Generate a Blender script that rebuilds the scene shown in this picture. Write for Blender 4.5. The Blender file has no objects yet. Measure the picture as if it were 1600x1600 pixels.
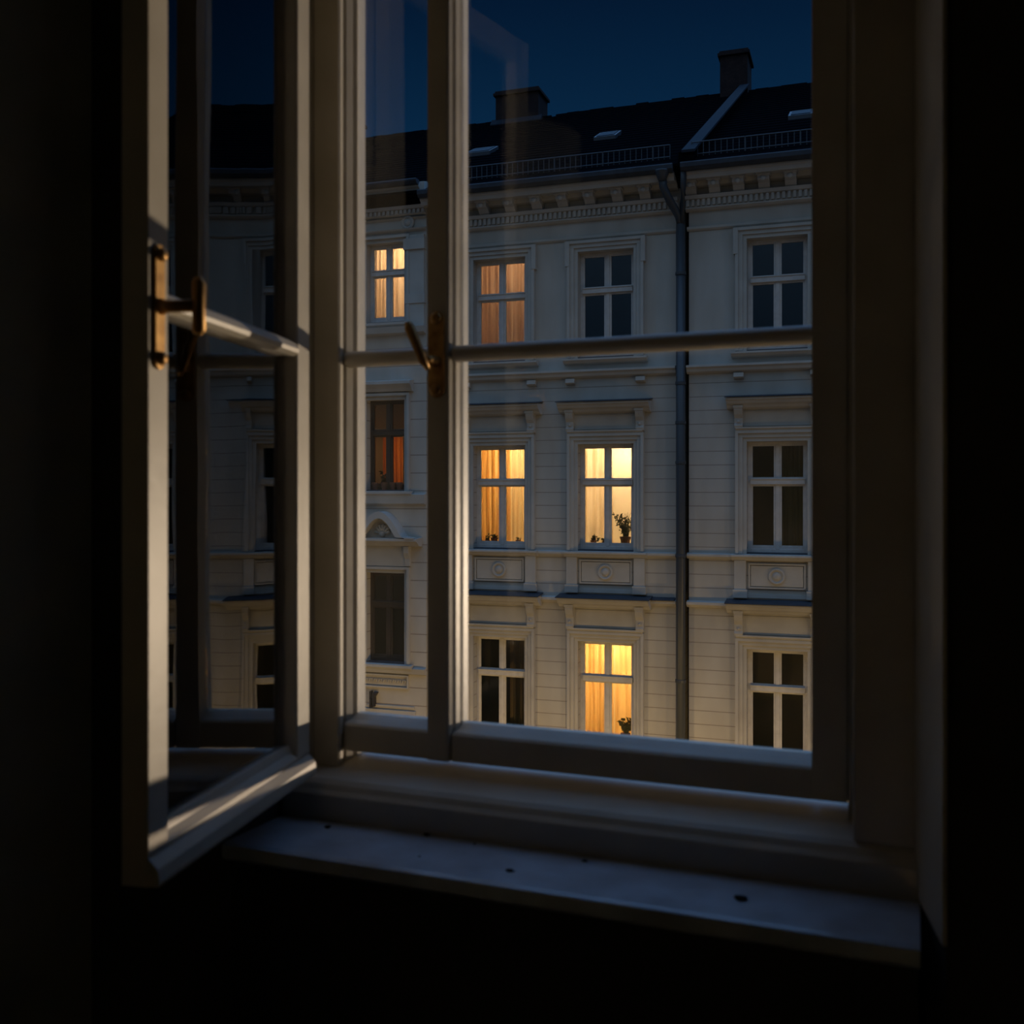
import bpy, bmesh, math, random
from mathutils import Matrix, Vector
random.seed(7)
C = bpy.context.scene.collection
PI = math.pi

# ------------------------------------------------------------------ camera
TH = math.radians(21.5)            # the camera looks 21.5 degrees to the left of the window's normal
EYE = 1.5
FPX = 1600.0
cam_d = bpy.data.cameras.new('camera')
cam_d.sensor_width = 36; cam_d.sensor_fit = 'HORIZONTAL'
cam_d.lens = 36.0 * FPX / 1600
cam_d.shift_y = -(800 - 771) / 1600.0
cam_d.clip_start = 0.05; cam_d.clip_end = 500
cam_d.dof.use_dof = True; cam_d.dof.focus_distance = 17.5; cam_d.dof.aperture_fstop = 6.3
cam = bpy.data.objects.new('camera', cam_d); C.objects.link(cam)
cam.location = (0, 0, EYE)
cam.rotation_euler = (PI / 2, 0, TH)
bpy.context.scene.camera = cam

# ------------------------------------------------------------------ view
vs = bpy.context.scene.view_settings
bpy.context.scene.display_settings.display_device = 'sRGB'
vs.view_transform = 'Standard'; vs.look = 'None'; vs.exposure = 0.0; vs.gamma = 1.0
vs.use_curve_mapping = False

# ------------------------------------------------------------------ dusk sky: deep blue ahead, paler afterglow in the west behind us
SKY_LOW = (0.0038, 0.0300, 0.0820); SKY_HIGH = (0.0013, 0.0100, 0.0330); OVERHEAD = (0.28, 0.66, 1.45); GLOW = (0.19, 0.29, 0.43)
w = bpy.data.worlds.new('dusk'); bpy.context.scene.world = w; w.use_nodes = True
nt = w.node_tree; nt.nodes.clear()
out = nt.nodes.new('ShaderNodeOutputWorld'); bg = nt.nodes.new('ShaderNodeBackground')
tc = nt.nodes.new('ShaderNodeTexCoord'); sx = nt.nodes.new('ShaderNodeSeparateXYZ')
nt.links.new(tc.outputs['Generated'], sx.inputs[0])
r1 = nt.nodes.new('ShaderNodeValToRGB')
r1.color_ramp.elements[0].position = 0.25; r1.color_ramp.elements[0].color = (*SKY_LOW, 1)
r1.color_ramp.elements[1].position = 0.44; r1.color_ramp.elements[1].color = (*SKY_HIGH, 1)
el = r1.color_ramp.elements.new(0.72); el.color = (*OVERHEAD, 1)
nt.links.new(sx.outputs['Z'], r1.inputs[0])
mr = nt.nodes.new('ShaderNodeMapRange'); mr.interpolation_type = 'SMOOTHSTEP'
mr.inputs['From Min'].default_value = 0.05; mr.inputs['From Max'].default_value = -0.75
nt.links.new(sx.outputs['Y'], mr.inputs['Value'])
up = nt.nodes.new('ShaderNodeMapRange'); up.interpolation_type = 'SMOOTHSTEP'
up.inputs['From Min'].default_value = 0.0; up.inputs['From Max'].default_value = 0.6
nt.links.new(sx.outputs['Z'], up.inputs['Value'])
mm = nt.nodes.new('ShaderNodeMath'); mm.operation = 'MULTIPLY'
nt.links.new(mr.outputs[0], mm.inputs[0]); nt.links.new(up.outputs[0], mm.inputs[1])
mx = nt.nodes.new('ShaderNodeMix'); mx.data_type = 'RGBA'
nt.links.new(mm.outputs[0], mx.inputs['Factor']); nt.links.new(r1.outputs[0], mx.inputs['A'])
mx.inputs['B'].default_value = (*GLOW, 1)
nt.links.new(mx.outputs['Result'], bg.inputs['Color']); bg.inputs['Strength'].default_value = 1.0
nt.links.new(bg.outputs[0], out.inputs[0])

WARM = (1.0, 0.63, 0.24)
FLOOD_W = 4000; FILL_W = 3.6; STREET_W = 330


# ------------------------------------------------------------------ helpers
class MB:
    """collects shapes and links them as one mesh object"""
    def __init__(s): s.bm = bmesh.new()
    def box(s, x0, x1, y0, y1, z0, z1):
        v = [s.bm.verts.new(p) for p in ((x0,y0,z0),(x1,y0,z0),(x1,y1,z0),(x0,y1,z0),(x0,y0,z1),(x1,y0,z1),(x1,y1,z1),(x0,y1,z1))]
        for f in ((0,3,2,1),(4,5,6,7),(0,1,5,4),(1,2,6,5),(2,3,7,6),(3,0,4,7)): s.bm.faces.new([v[i] for i in f])
        return s
    def obox(s, m, hx, hy, hz):
        n = len(s.bm.verts); s.box(-hx, hx, -hy, hy, -hz, hz); s.bm.verts.ensure_lookup_table()
        for v in s.bm.verts[n:]: v.co = m @ v.co
        return s
    def prism(s, pts, a, b, axis='x'):
        """pts: closed outline; extruded from a to b. axis x: pts are (y,z); axis z: pts are (x,y); axis y: pts are (x,z)"""
        def P(p, t):
            return {'x': (t, p[0], p[1]), 'z': (p[0], p[1], t), 'y': (p[0], t, p[1])}[axis]
        A = [s.bm.verts.new(P(p, a)) for p in pts]; B = [s.bm.verts.new(P(p, b)) for p in pts]
        n = len(pts)
        for i in range(n): s.bm.faces.new((A[i], A[(i+1) % n], B[(i+1) % n], B[i]))
        s.bm.faces.new(A[::-1]); s.bm.faces.new(B)
        return s
    def tube(s, pts, r, seg=12, cap=True):
        pts = [Vector(p) for p in pts]; rings = []
        rr = r if isinstance(r, (list, tuple)) else [r] * len(pts)
        for i, p in enumerate(pts):
            d = (pts[min(i+1, len(pts)-1)] - pts[max(i-1, 0)]).normalized()
            a = Vector((0,0,1)) if abs(d.z) < .9 else Vector((1,0,0))
            u = d.cross(a).normalized(); v = d.cross(u)
            rings.append([s.bm.verts.new(p + (u*math.cos(t*2*PI/seg) + v*math.sin(t*2*PI/seg)) * rr[i]) for t in range(seg)])
        for A, B in zip(rings, rings[1:]):
            for t in range(seg): s.bm.faces.new((A[t], A[(t+1) % seg], B[(t+1) % seg], B[t]))
        if cap: s.bm.faces.new(rings[0][::-1]); s.bm.faces.new(rings[-1])
        return s
    def lathe(s, c, prof, seg=20, m=None):
        """prof: (r, h) pairs, turned about the local z axis"""
        M = m or Matrix.Translation(c); rings = []
        for r, h in prof:
            rings.append([s.bm.verts.new(M @ Vector((r*math.cos(t*2*PI/seg), r*math.sin(t*2*PI/seg), h))) for t in range(seg)])
        for A, B in zip(rings, rings[1:]):
            for t in range(seg): s.bm.faces.new((A[t], A[(t+1) % seg], B[(t+1) % seg], B[t]))
        s.bm.faces.new(rings[0][::-1]); s.bm.faces.new(rings[-1])
        return s
    def quad(s, *p): s.bm.faces.new([s.bm.verts.new(q) for q in p]); return s
    def grid(s, fn, nu, nv):
        V = [[s.bm.verts.new(fn(i/nu, j/nv)) for i in range(nu+1)] for j in range(nv+1)]
        for j in range(nv):
            for i in range(nu): s.bm.faces.new((V[j][i], V[j][i+1], V[j+1][i+1], V[j+1][i]))
        return s
    def build(s, name, mat, parent=None, bevel=0, smooth=False, fix=True):
        if fix: bmesh.ops.recalc_face_normals(s.bm, faces=s.bm.faces[:])
        if bevel:
            bmesh.ops.bevel(s.bm, geom=[e for e in s.bm.edges if len(e.link_faces) == 2 and e.calc_face_angle(0) > .5],
                            offset=bevel, segments=2, profile=.6, affect='EDGES', clamp_overlap=True)
        me = bpy.data.meshes.new(name); s.bm.to_mesh(me); s.bm.free()
        if smooth:
            for p in me.polygons: p.use_smooth = True
        o = bpy.data.objects.new(name, me); C.objects.link(o); me.materials.append(mat)
        if parent: o.parent = parent
        return o

def empty(name, loc=(0,0,0), rz=0, parent=None):
    o = bpy.data.objects.new(name, None); C.objects.link(o); o.location = loc; o.rotation_euler = (0,0,rz)
    o.empty_display_size = .1
    if parent: o.parent = parent
    return o
def tag(o, label=None, cat=None, group=None, kind=None):
    if label: o['label'] = label
    if cat: o['category'] = cat
    if group: o['group'] = group
    if kind: o['kind'] = kind
    return o

def mat(name, col, rough=.6, metal=0, spec=.5, noise=None, bump=None, coat=0):
    """noise = (second colour, scale, amount); bump = (scale, strength, distance)"""
    m = bpy.data.materials.new(name); m.use_nodes = True; nt = m.node_tree
    b = nt.nodes['Principled BSDF']
    b.inputs['Base Color'].default_value = (*col, 1); b.inputs['Roughness'].default_value = rough
    b.inputs['Metallic'].default_value = metal; b.inputs['Specular IOR Level'].default_value = spec
    b.inputs['Coat Weight'].default_value = coat
    tc = nt.nodes.new('ShaderNodeTexCoord')
    if noise:
        n = nt.nodes.new('ShaderNodeTexNoise'); n.inputs['Scale'].default_value = noise[1]; n.inputs['Detail'].default_value = 6
        nt.links.new(tc.outputs['Object'], n.inputs['Vector'])
        rp = nt.nodes.new('ShaderNodeValToRGB')
        rp.color_ramp.elements[0].position = .5 - .5*(1-noise[2])*.6; rp.color_ramp.elements[1].position = .5 + .5*(1-noise[2])*.6 + .02
        rp.color_ramp.elements[0].color = (*noise[0], 1); rp.color_ramp.elements[1].color = (*col, 1)
        nt.links.new(n.outputs['Fac'], rp.inputs[0]); nt.links.new(rp.outputs[0], b.inputs['Base Color'])
    if bump:
        n = nt.nodes.new('ShaderNodeTexNoise'); n.inputs['Scale'].default_value = bump[0]; n.inputs['Detail'].default_value = 5
        nt.links.new(tc.outputs['Object'], n.inputs['Vector'])
        bp = nt.nodes.new('ShaderNodeBump'); bp.inputs['Strength'].default_value = bump[1]; bp.inputs['Distance'].default_value = bump[2]
        nt.links.new(n.outputs['Fac'], bp.inputs['Height']); nt.links.new(bp.outputs[0], b.inputs['Normal'])
    return m

def glass(name, tint=(1,1,1), wave=.15, scale=2.2, ior=1.52, boost=1.0):
    m = bpy.data.materials.new(name); m.use_nodes = True; nt = m.node_tree; nt.nodes.clear()
    o = nt.nodes.new('ShaderNodeOutputMaterial'); mix = nt.nodes.new('ShaderNodeMixShader')
    t = nt.nodes.new('ShaderNodeBsdfTransparent'); t.inputs[0].default_value = (*tint, 1)
    g = nt.nodes.new('ShaderNodeBsdfGlossy'); g.inputs['Roughness'].default_value = .01; g.inputs[0].default_value = (1,1,1,1)
    f = nt.nodes.new('ShaderNodeFresnel'); f.inputs['IOR'].default_value = ior
    mu = nt.nodes.new('ShaderNodeMath'); mu.operation = 'MULTIPLY'; mu.inputs[1].default_value = boost; mu.use_clamp = True
    tc = nt.nodes.new('ShaderNodeTexCoord'); n = nt.nodes.new('ShaderNodeTexNoise'); n.inputs['Scale'].default_value = scale
    mp = nt.nodes.new('ShaderNodeMapping'); mp.inputs['Scale'].default_value = (3, 3, 1)
    n.inputs['Detail'].default_value = 1.5
    bp = nt.nodes.new('ShaderNodeBump'); bp.inputs['Strength'].default_value = wave; bp.inputs['Distance'].default_value = .02
    nt.links.new(tc.outputs['Object'], mp.inputs[0]); nt.links.new(mp.outputs[0], n.inputs['Vector']); nt.links.new(n.outputs['Fac'], bp.inputs['Height'])
    nt.links.new(bp.outputs[0], g.inputs['Normal'])
    nt.links.new(f.outputs[0], mu.inputs[0]); nt.links.new(mu.outputs[0], mix.inputs[0])
    nt.links.new(t.outputs[0], mix.inputs[1]); nt.links.new(g.outputs[0], mix.inputs[2]); nt.links.new(mix.outputs[0], o.inputs[0])
    return m

def cloth(name, col, thru=.6):
    m = bpy.data.materials.new(name); m.use_nodes = True; nt = m.node_tree; nt.nodes.clear()
    o = nt.nodes.new('ShaderNodeOutputMaterial'); mix = nt.nodes.new('ShaderNodeMixShader'); mix.inputs[0].default_value = thru
    d = nt.nodes.new('ShaderNodeBsdfDiffuse'); t = nt.nodes.new('ShaderNodeBsdfTranslucent')
    tc = nt.nodes.new('ShaderNodeTexCoord'); mp = nt.nodes.new('ShaderNodeMapping'); mp.inputs['Scale'].default_value = (13, 13, .5)
    n = nt.nodes.new('ShaderNodeTexNoise'); n.inputs['Scale'].default_value = 1; n.inputs['Detail'].default_value = 3
    rp = nt.nodes.new('ShaderNodeValToRGB'); rp.color_ramp.elements[0].position = .36; rp.color_ramp.elements[1].position = .6
    rp.color_ramp.elements[0].color = (col[0]*.78, col[1]*.70, col[2]*.6, 1); rp.color_ramp.elements[1].color = (*col, 1)
    nt.links.new(tc.outputs['Object'], mp.inputs[0]); nt.links.new(mp.outputs[0], n.inputs['Vector']); nt.links.new(n.outputs['Fac'], rp.inputs[0])
    for s in (d, t): nt.links.new(rp.outputs[0], s.inputs[0])
    nt.links.new(d.outputs[0], mix.inputs[1]); nt.links.new(t.outputs[0], mix.inputs[2]); nt.links.new(mix.outputs[0], o.inputs[0])
    return m

def plaster_wall(name, col, z_smooth, pitch=.30, z_ref=0.0):
    """lime render; below z_smooth it is scored with horizontal block joints"""
    m = mat(name, col, .9, spec=.2); nt = m.node_tree; b = nt.nodes['Principled BSDF']; L = nt.links.new
    tc = nt.nodes.new('ShaderNodeTexCoord'); s = nt.nodes.new('ShaderNodeSeparateXYZ'); L(tc.outputs['Object'], s.inputs[0])
    def M(op, a, bb):
        n = nt.nodes.new('ShaderNodeMath'); n.operation = op
        for i, q in enumerate((a, bb)):
            if isinstance(q, (int, float)): n.inputs[i].default_value = q
            elif q is not None: L(q, n.inputs[i])
        return n.outputs[0]
    fr = M('FRACT', M('DIVIDE', M('SUBTRACT', s.outputs['Z'], z_ref - 60*pitch), pitch), None)
    gr = M('MULTIPLY', M('LESS_THAN', fr, .06), M('LESS_THAN', s.outputs['Z'], z_smooth))
    n = nt.nodes.new('ShaderNodeTexNoise'); n.inputs['Scale'].default_value = 1.3; n.inputs['Detail'].default_value = 8
    mp = nt.nodes.new('ShaderNodeMapping'); mp.inputs['Scale'].default_value = (1.6, 1, .5); L(tc.outputs['Object'], mp.inputs[0]); L(mp.outputs[0], n.inputs['Vector'])
    rp = nt.nodes.new('ShaderNodeValToRGB'); rp.color_ramp.elements[0].position = .3; rp.color_ramp.elements[1].position = .7
    rp.color_ramp.elements[0].color = (col[0]*.8, col[1]*.78, col[2]*.75, 1); rp.color_ramp.elements[1].color = (*col, 1)
    L(n.outputs['Fac'], rp.inputs[0])
    mx = nt.nodes.new('ShaderNodeMix'); mx.data_type = 'RGBA'; L(gr, mx.inputs['Factor']); L(rp.outputs[0], mx.inputs['A'])
    mx.inputs['B'].default_value = (col[0]*.58, col[1]*.54, col[2]*.52, 1); L(mx.outputs['Result'], b.inputs['Base Color'])
    n2 = nt.nodes.new('ShaderNodeTexNoise'); n2.inputs['Scale'].default_value = 40; L(tc.outputs['Object'], n2.inputs['Vector'])
    h = M('SUBTRACT', M('MULTIPLY', n2.outputs['Fac'], .15), gr)
    bp = nt.nodes.new('ShaderNodeBump'); bp.inputs['Strength'].default_value = .6; bp.inputs['Distance'].default_value = .02
    L(h, bp.inputs['Height']); L(bp.outputs[0], b.inputs['Normal'])
    return m

M = {}
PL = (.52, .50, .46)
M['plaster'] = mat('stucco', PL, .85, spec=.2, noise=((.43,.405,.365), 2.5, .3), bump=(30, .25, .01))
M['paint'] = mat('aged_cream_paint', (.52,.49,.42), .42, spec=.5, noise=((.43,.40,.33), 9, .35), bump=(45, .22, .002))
M['skylitsill'] = mat('sky_lit_sill_paint', (.46,.54,.64), .30, spec=.7, noise=((.32,.36,.42), 14, .4), bump=(60, .3, .002))  # blue of the sky light is put into this paint colour
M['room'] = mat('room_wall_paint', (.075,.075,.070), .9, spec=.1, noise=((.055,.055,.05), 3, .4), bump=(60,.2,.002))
M['roomlit'] = mat('lit_side_wall_paint', (.5,.52,.47), .9, spec=.1, noise=((.36,.38,.35), 4, .4), bump=(60,.2,.002))  # paler than the other walls, standing in for light falling on this side
M['roomdark'] = mat('room_floor_wood', (.05,.035,.025), .6)
M['brass'] = mat('old_brass', (.62,.38,.13), .46, metal=.75, noise=((.28,.15,.05), 40, .4))
M['glass'] = glass('old_window_glass', (.95,.96,.95), .06, 1.8, 1.5, .6)
M['sglass'] = glass('old_sash_glass', (.93,.94,.93), .05, 1.8, 1.5, 2.0)
M['fglass'] = glass('street_window_glass', (.88,.89,.87), .05, 1.2, 1.5, 1.1)
M['slate'] = mat('slate_roof', (.0048,.0054,.0070), .95, spec=.0, noise=((.003,.0034,.0045), 7, .2), bump=(25,.5,.02))
M['zinc'] = mat('zinc_sheet', (.055,.065,.08), .6, metal=.0, spec=.3, noise=((.035,.04,.05), 6, .3))
M['flash'] = mat('lead_flashing', (.022,.028,.036), .8, spec=.05, noise=((.02,.025,.032), 5, .4))
M['pipe'] = mat('painted_downpipe', (.055,.062,.07), .4, spec=.5)
M['brick'] = mat('sooty_brick', (.045,.028,.025), .9, spec=.1, noise=((.025,.018,.018), 9, .3), bump=(20,.5,.02))
M['fframe'] = mat('white_window_paint', (.60,.58,.56), .5, noise=((.5,.48,.46), 10, .4))
M['darkframe'] = mat('brown_window_paint', (.035,.026,.02), .5)
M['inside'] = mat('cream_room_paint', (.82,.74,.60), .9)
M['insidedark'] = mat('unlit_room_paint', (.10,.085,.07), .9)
M['sheer'] = cloth('sheer_curtain', (.92,.84,.70), .65)
M['amber'] = cloth('amber_curtain', (.90,.70,.42), .65)
M['rose'] = cloth('rose_curtain', (.80,.64,.52), .6)
M['brown'] = cloth('brown_curtain', (.30,.22,.14), .3)
M['orange'] = cloth('orange_curtain', (.80,.34,.08), .6)
M['pot'] = mat('clay_pot', (.16,.07,.04), .8)
M['leaf'] = mat('dark_leaves', (.05,.06,.02), .6)
M['rail'] = mat('galvanised_bar', (.06,.065,.07), .5, metal=.3)
M['asphalt'] = mat('asphalt', (.05,.05,.05), .8)
M['dirt'] = mat('dirt', (.012,.010,.009), .95)
M['iron'] = mat('cast_iron', (.03,.03,.035), .5)

# ------------------------------------------------------------------ facade frame across the street
PHI = math.radians(18.95); FA = TH - PHI
Fw = Vector((-math.sin(TH), math.cos(TH), 0)); Rw = Vector((math.cos(TH), math.sin(TH), 0))
FO = 19.5 * (Fw + Rw * (946-800)/FPX)
ES = Vector((math.cos(FA), math.sin(FA), 0)); EN = Vector((-math.sin(FA), math.cos(FA), 0))
FO.z = 0
def fs(px, py=771, n=0.0):
    """place on the facade plane (set back by n) that stands at this place of the 1600 frame: (along, height)"""
    d = Fw + Rw * ((px-800)/FPX)
    t = (FO.dot(EN) + n) / d.dot(EN)
    return (d*t - FO).dot(ES), EYE + t * (771-py)/FPX
S = lambda px, n=0: fs(px, 771, n)[0]
Z = lambda px, py, n=0: fs(px, py, n)[1]

# ------------------------------------------------------------------ street lights (built below as lamps)
def lamp_light(name, kind, loc, power, col, size, parent, aim=None, spot=None):
    l = bpy.data.lights.new(name, kind); l.energy = power; l.color = col
    l.shadow_soft_size = size
    o = bpy.data.objects.new(name, l); C.objects.link(o); o.parent = parent; o.location = loc
    if aim is not None:
        o.rotation_euler = (Vector(aim)).to_track_quat('-Z', 'Y').to_euler()
        l.spot_size = spot; l.spot_blend = .6
    return o

# ================================================================== THE ROOM
YW, YO = 1.36, 1.68               # room face and street face of the window wall
GROUND = -9.6
XL, XR, YB, ZC = -1.305, 2.3, -2.6, 3.0
WX0, WX1 = -1.02, .004           # opening in the wall
WZ0, WZ1 = EYE-.60, EYE+1.12
def struct(o, label=None): return tag(o, label, None, None, 'structure')
m = MB()
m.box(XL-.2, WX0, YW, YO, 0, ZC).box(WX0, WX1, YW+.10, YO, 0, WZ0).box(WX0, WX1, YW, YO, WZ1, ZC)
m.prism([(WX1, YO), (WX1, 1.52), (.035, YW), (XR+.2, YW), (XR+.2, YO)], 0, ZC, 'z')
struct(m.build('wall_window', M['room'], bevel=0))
struct(MB().box(XL-.2, XL, YB-.2, YW, 0, ZC).build('wall_left', M['roomlit']))
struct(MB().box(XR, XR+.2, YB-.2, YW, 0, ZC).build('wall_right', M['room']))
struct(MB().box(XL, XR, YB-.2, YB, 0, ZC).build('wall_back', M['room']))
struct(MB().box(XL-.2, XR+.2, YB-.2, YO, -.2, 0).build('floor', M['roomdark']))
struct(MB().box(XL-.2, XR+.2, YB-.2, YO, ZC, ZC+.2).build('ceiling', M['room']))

# our own house round the room, as the windows opposite mirror it
M['own'] = mat('own_stucco', (.26,.22,.15), .9, spec=.1, noise=((.10,.11,.06), .9, .2))
struct(MB().box(-30, XL-.2, YB-.2, YO, GROUND, 7.0).build('wall_street_left', M['own']))
struct(MB().box(XR+.2, 30, YB-.2, YO, GROUND, 7.0).build('wall_street_right', M['own']))
struct(MB().box(XL-.2, XR+.2, YB-.2, YO, GROUND, -.2).build('wall_street_below', M['own']))
struct(MB().box(XL-.2, XR+.2, YB-.2, YO, ZC+.2, 7.0).build('wall_street_above', M['own']))

# low fill lamp, added unseen behind the camera to lift the room-side faces
pl = tag(empty('fill_lamp', (.55, -1.3, 0)), 'added small dim warm fill lamp on the floor behind the viewer', 'lamp')
MB().lathe((0,0,0), [(.11,0),(.11,.02),(.02,.035),(.012,.05),(.012,.30),(.02,.31)], 20).build('base', M['iron'], pl, smooth=True)
MB().grid(lambda u, v: ((.08+.07*v)*math.cos(u*2*PI), (.08+.07*v)*math.sin(u*2*PI), .50-.17*v), 24, 4).build('lamp_shade', M['sheer'], pl, smooth=True, fix=False)
lamp_light('fill_light', 'POINT', (0,0,.38), FILL_W, (1.0,.74,.44), .04, pl)

# ---- window frame fixed in the wall
win = struct(empty('window_1', (-.5, 1.6, WZ0)))
def wp(mb, name, material=None, **k):
    o = mb.build(name, material or M['paint'], None, **k); o.parent = win; o.matrix_parent_inverse = Matrix.Translation(-win.location); return o
ZB = EYE-.462; ZT = EYE+1.08      # clear height of the frame
# left post with its moulded inner side
wp(MB().prism([(-1.018,1.585),(-.958,1.585),(-.956,1.590),(-.960,1.606),(-.966,1.612),(-.960,1.618),(-.956,1.634),(-.963,1.640),(-.955,1.648),(-.952,1.672),(-1.018,1.672)], EYE-.491, ZT, 'z'), 'frame_post')
wp(MB().prism([(-1.018,1.46),(-1.006,1.46),(-1.006,1.585),(-1.018,1.585)], EYE-.491, ZT, 'z'), 'frame_lining', bevel=.003)
wp(MB().prism([(-.093,1.60),(.012,1.60),(.012,1.672),(-.093,1.672)], EYE-.491, ZT, 'z'), 'frame_post')
wp(MB().prism([(-.082,1.52),(.006,1.52),(.006,1.60),(-.082,1.60)], EYE-.491, ZT, 'z'), 'frame_post', bevel=.004)
# mullion
wp(MB().prism([(-.788,1.60),(-.752,1.60),(-.748,1.603),(-.746,1.612),(-.753,1.618),(-.746,1.627),(-.745,1.642),(-.752,1.647),(-.744,1.654),(-.743,1.672),(-.792,1.672),(-.788,1.66)], EYE-.4625, ZT, 'z'), 'mullion')
# bottom rail of the frame: stepped ledge, then face, then groove
wp(MB().prism([(1.50,EYE-.556),(1.50,EYE-.512),(1.508,EYE-.505),(1.514,EYE-.497),(1.524,EYE-.4905),(1.590,EYE-.486),(1.672,EYE-.480),(1.672,EYE-.556)], -1.018, .006, 'x'), 'bottom_rail', bevel=.002)
wp(MB().prism([(1.52,ZT),(1.52,ZT+.04),(1.672,ZT+.04),(1.672,ZT)], -1.018, .006, 'x'), 'top_rail')
wp(MB().prism([(1.335,EYE-.554),(1.335,EYE-.574),(1.342,EYE-.580),(1.36,EYE-.582),(1.53,EYE-.590),(1.53,EYE-.5555),(1.345,EYE-.551)], -1.018, .006, 'x'), 'window_sill', M['skylitsill'], bevel=.002)

wp(MB().prism([(.0055,1.518),(.036,1.352),(.031,1.351),(-.0005,1.518)], EYE-.551, ZT, 'z'), 'reveal_board', bevel=0)
# ---- two closed casements in the frame
def closed_casement(x0, x1, zrail, label, pane_label=None):
    """panes set at Y 1.655; stiles, rails and a rounded glazing bar"""
    t = tag(empty('closed_casement', ((x0+x1)/2, 1.63, EYE-.462)), label, 'window casement')
    I = Matrix.Translation(-t.location)
    def p(mb, name, m_=None, **k):
        o = mb.build(name, m_ or M['paint'], t, **k); o.matrix_parent_inverse = I; return o
    zb, zt = EYE-.4625, ZT-.004
    p(MB().prism([(1.604,zb),(1.604,EYE-.4175),(1.609,EYE-.413),(1.630,EYE-.411),(1.650,EYE-.404),(1.668,EYE-.404),(1.668,zb)], x0, x1, 'x'), 'bottom_rail', bevel=.0015)
    p(MB().box(x0, x1, 1.606, 1.668, zt-.05, zt), 'top_rail')
    return t, p, I
BARZ = EYE+.243
def bar(p, x0, x1, z=BARZ):
    prof = [(1.625+.022*math.cos(a)*1.0, z+.0145*math.sin(a)) for a in [i*2*PI/16 for i in range(16)]]
    p(MB().prism(prof, x0, x1, 'x'), 'glazing_bar', smooth=False)
ca, pa, _ = closed_casement(-.958, -.7885, 0, 'narrow closed casement between the left window post and the mullion')
bar(pa, -.958, -.7885)
pa(MB().box(-.956,-.789,1.648,1.651,EYE-.404,ZT-.05), 'pane', M['glass'])
cb, pb, _ = closed_casement(-.7435, -.1455, 0, 'wide closed casement with two large panes right of the mullion')
bar(pb, -.7435, -.13)
pb(MB().prism([(-.146,1.604),(-.094,1.604),(-.094,1.668),(-.140,1.668),(-.1395,1.64),(-.144,1.632)], EYE-.4625, ZT-.004, 'z'), 'stile', bevel=.002)
pb(MB().box(-.743,-.140,1.648,1.651,EYE-.404,ZT-.05), 'pane', M['glass'])

# ---- handle on the mullion (espagnolette plate with lever)
def plate_mb(h, w_, t_):
    pts = []
    for i in range(13): a = PI*i/12; pts.append((w_/2*math.cos(a), h/2-w_/2+w_/2*math.sin(a)))
    for i in range(13): a = PI+PI*i/12; pts.append((w_/2*math.cos(a), -h/2+w_/2+w_/2*math.sin(a)))
    return MB().prism(pts, -t_, 0, 'y')
hr = tag(empty('window_handle', (-.769, 1.60, EYE+.240)), 'brass plate with angled brass lever on the narrow mullion', 'window handle')
plate_mb(.150, .030, .005).build('backplate', M['brass'], hr, bevel=.001)
for z_ in (.062, -.062):
    MB().lathe(None, [(.010,0),(.011,.003),(.006,.0065),(.001,.007)], 16, Matrix.Translation((0,-.005,z_)) @ Matrix.Rotation(PI/2,4,'X')).build('screw', M['brass'], hr, smooth=True)
MB().tube([(0,-.004,-.012),(-.002,-.028,-.012),(-.008,-.040,-.012)], [.010,.007,.008], 14).build('spindle', M['brass'], hr, smooth=True)
MB().tube([(.000,-.036,-.030),(-.006,-.042,-.016),(-.016,-.046,.010),(-.028,-.050,.040),(-.031,-.051,.050)], [.004,.0075,.0085,.009,.0055], 14).build('lever', M['brass'], hr, smooth=True)

# ---- the open sash, swung into the room
SA = math.atan2(-.982, .189)      # direction from hinge to free edge
ST = .036
sash = tag(empty('open_casement', (-.968-ST*.982, 1.508-ST*.189, EYE-.481), SA), 'casement swung open into the room at the left of the window', 'window casement')
# local x: hinge -> free edge; local +y: the street-side face we see ... z up from the bottom
SW = .518; ST = .036; SH = 1.56
hz = .243+.481
def sp(mb, name, m_=None, **k): return mb.build(name, m_ or M['paint'], sash, **k)
# local y: + is to the right of the view (normal rotated +90 from direction)
sp(MB().prism([(0,0),(0,ST),(.050,ST),(.053,ST-.004),(.054,ST-.010),(.056,ST-.024),(.056,0)], 0, SH, 'z'), 'hinge_stile', bevel=.0012)
sp(MB().prism([(SW-.056,0),(SW-.056,ST-.022),(SW-.050,ST-.008),(SW-.046,ST),(SW,ST),(SW,0)], 0, SH, 'z'), 'free_stile', bevel=.0012)
sp(MB().prism([(0,0),(ST+.012,0),(ST+.014,.006),(ST+.012,.022),(ST,.034),(ST,.040),(ST-.010,.050),(ST-.014,.062),(0,.062)], .001, SW-.001, 'x'), 'bottom_rail', bevel=.0012)
sp(MB().box(.04, SW-.03, 0, ST, SH-.06, SH), 'top_rail')
sp(MB().prism([(.006,hz-.015),(ST-.006,hz-.015),(ST+.002,hz-.010),(ST+.004,hz-.003),(ST,hz+.003),(ST-.004,hz+.008),(ST-.014,hz+.014),(.006,hz+.015)], .052, SW-.050, 'x'), 'glazing_bar', bevel=.001)
sp(MB().box(.05, SW-.03, .012, .0145, .05, SH-.05), 'pane', M['sglass'])
sh = tag(empty('window_handle', (SW-.014, ST, hz+.030), 0), 'brass handle standing out from the free edge of the open casement', 'window handle')
sh.parent = None
sh.matrix_world = Matrix.Translation(sash.location) @ Matrix.Rotation(SA, 4, 'Z') @ Matrix.Translation((SW-.020, ST, hz-.012)) @ Matrix.Rotation(PI, 4, 'Z')
plate_mb(.155, .022, .005).build('backplate', M['brass'], sh, bevel=.001)
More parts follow.
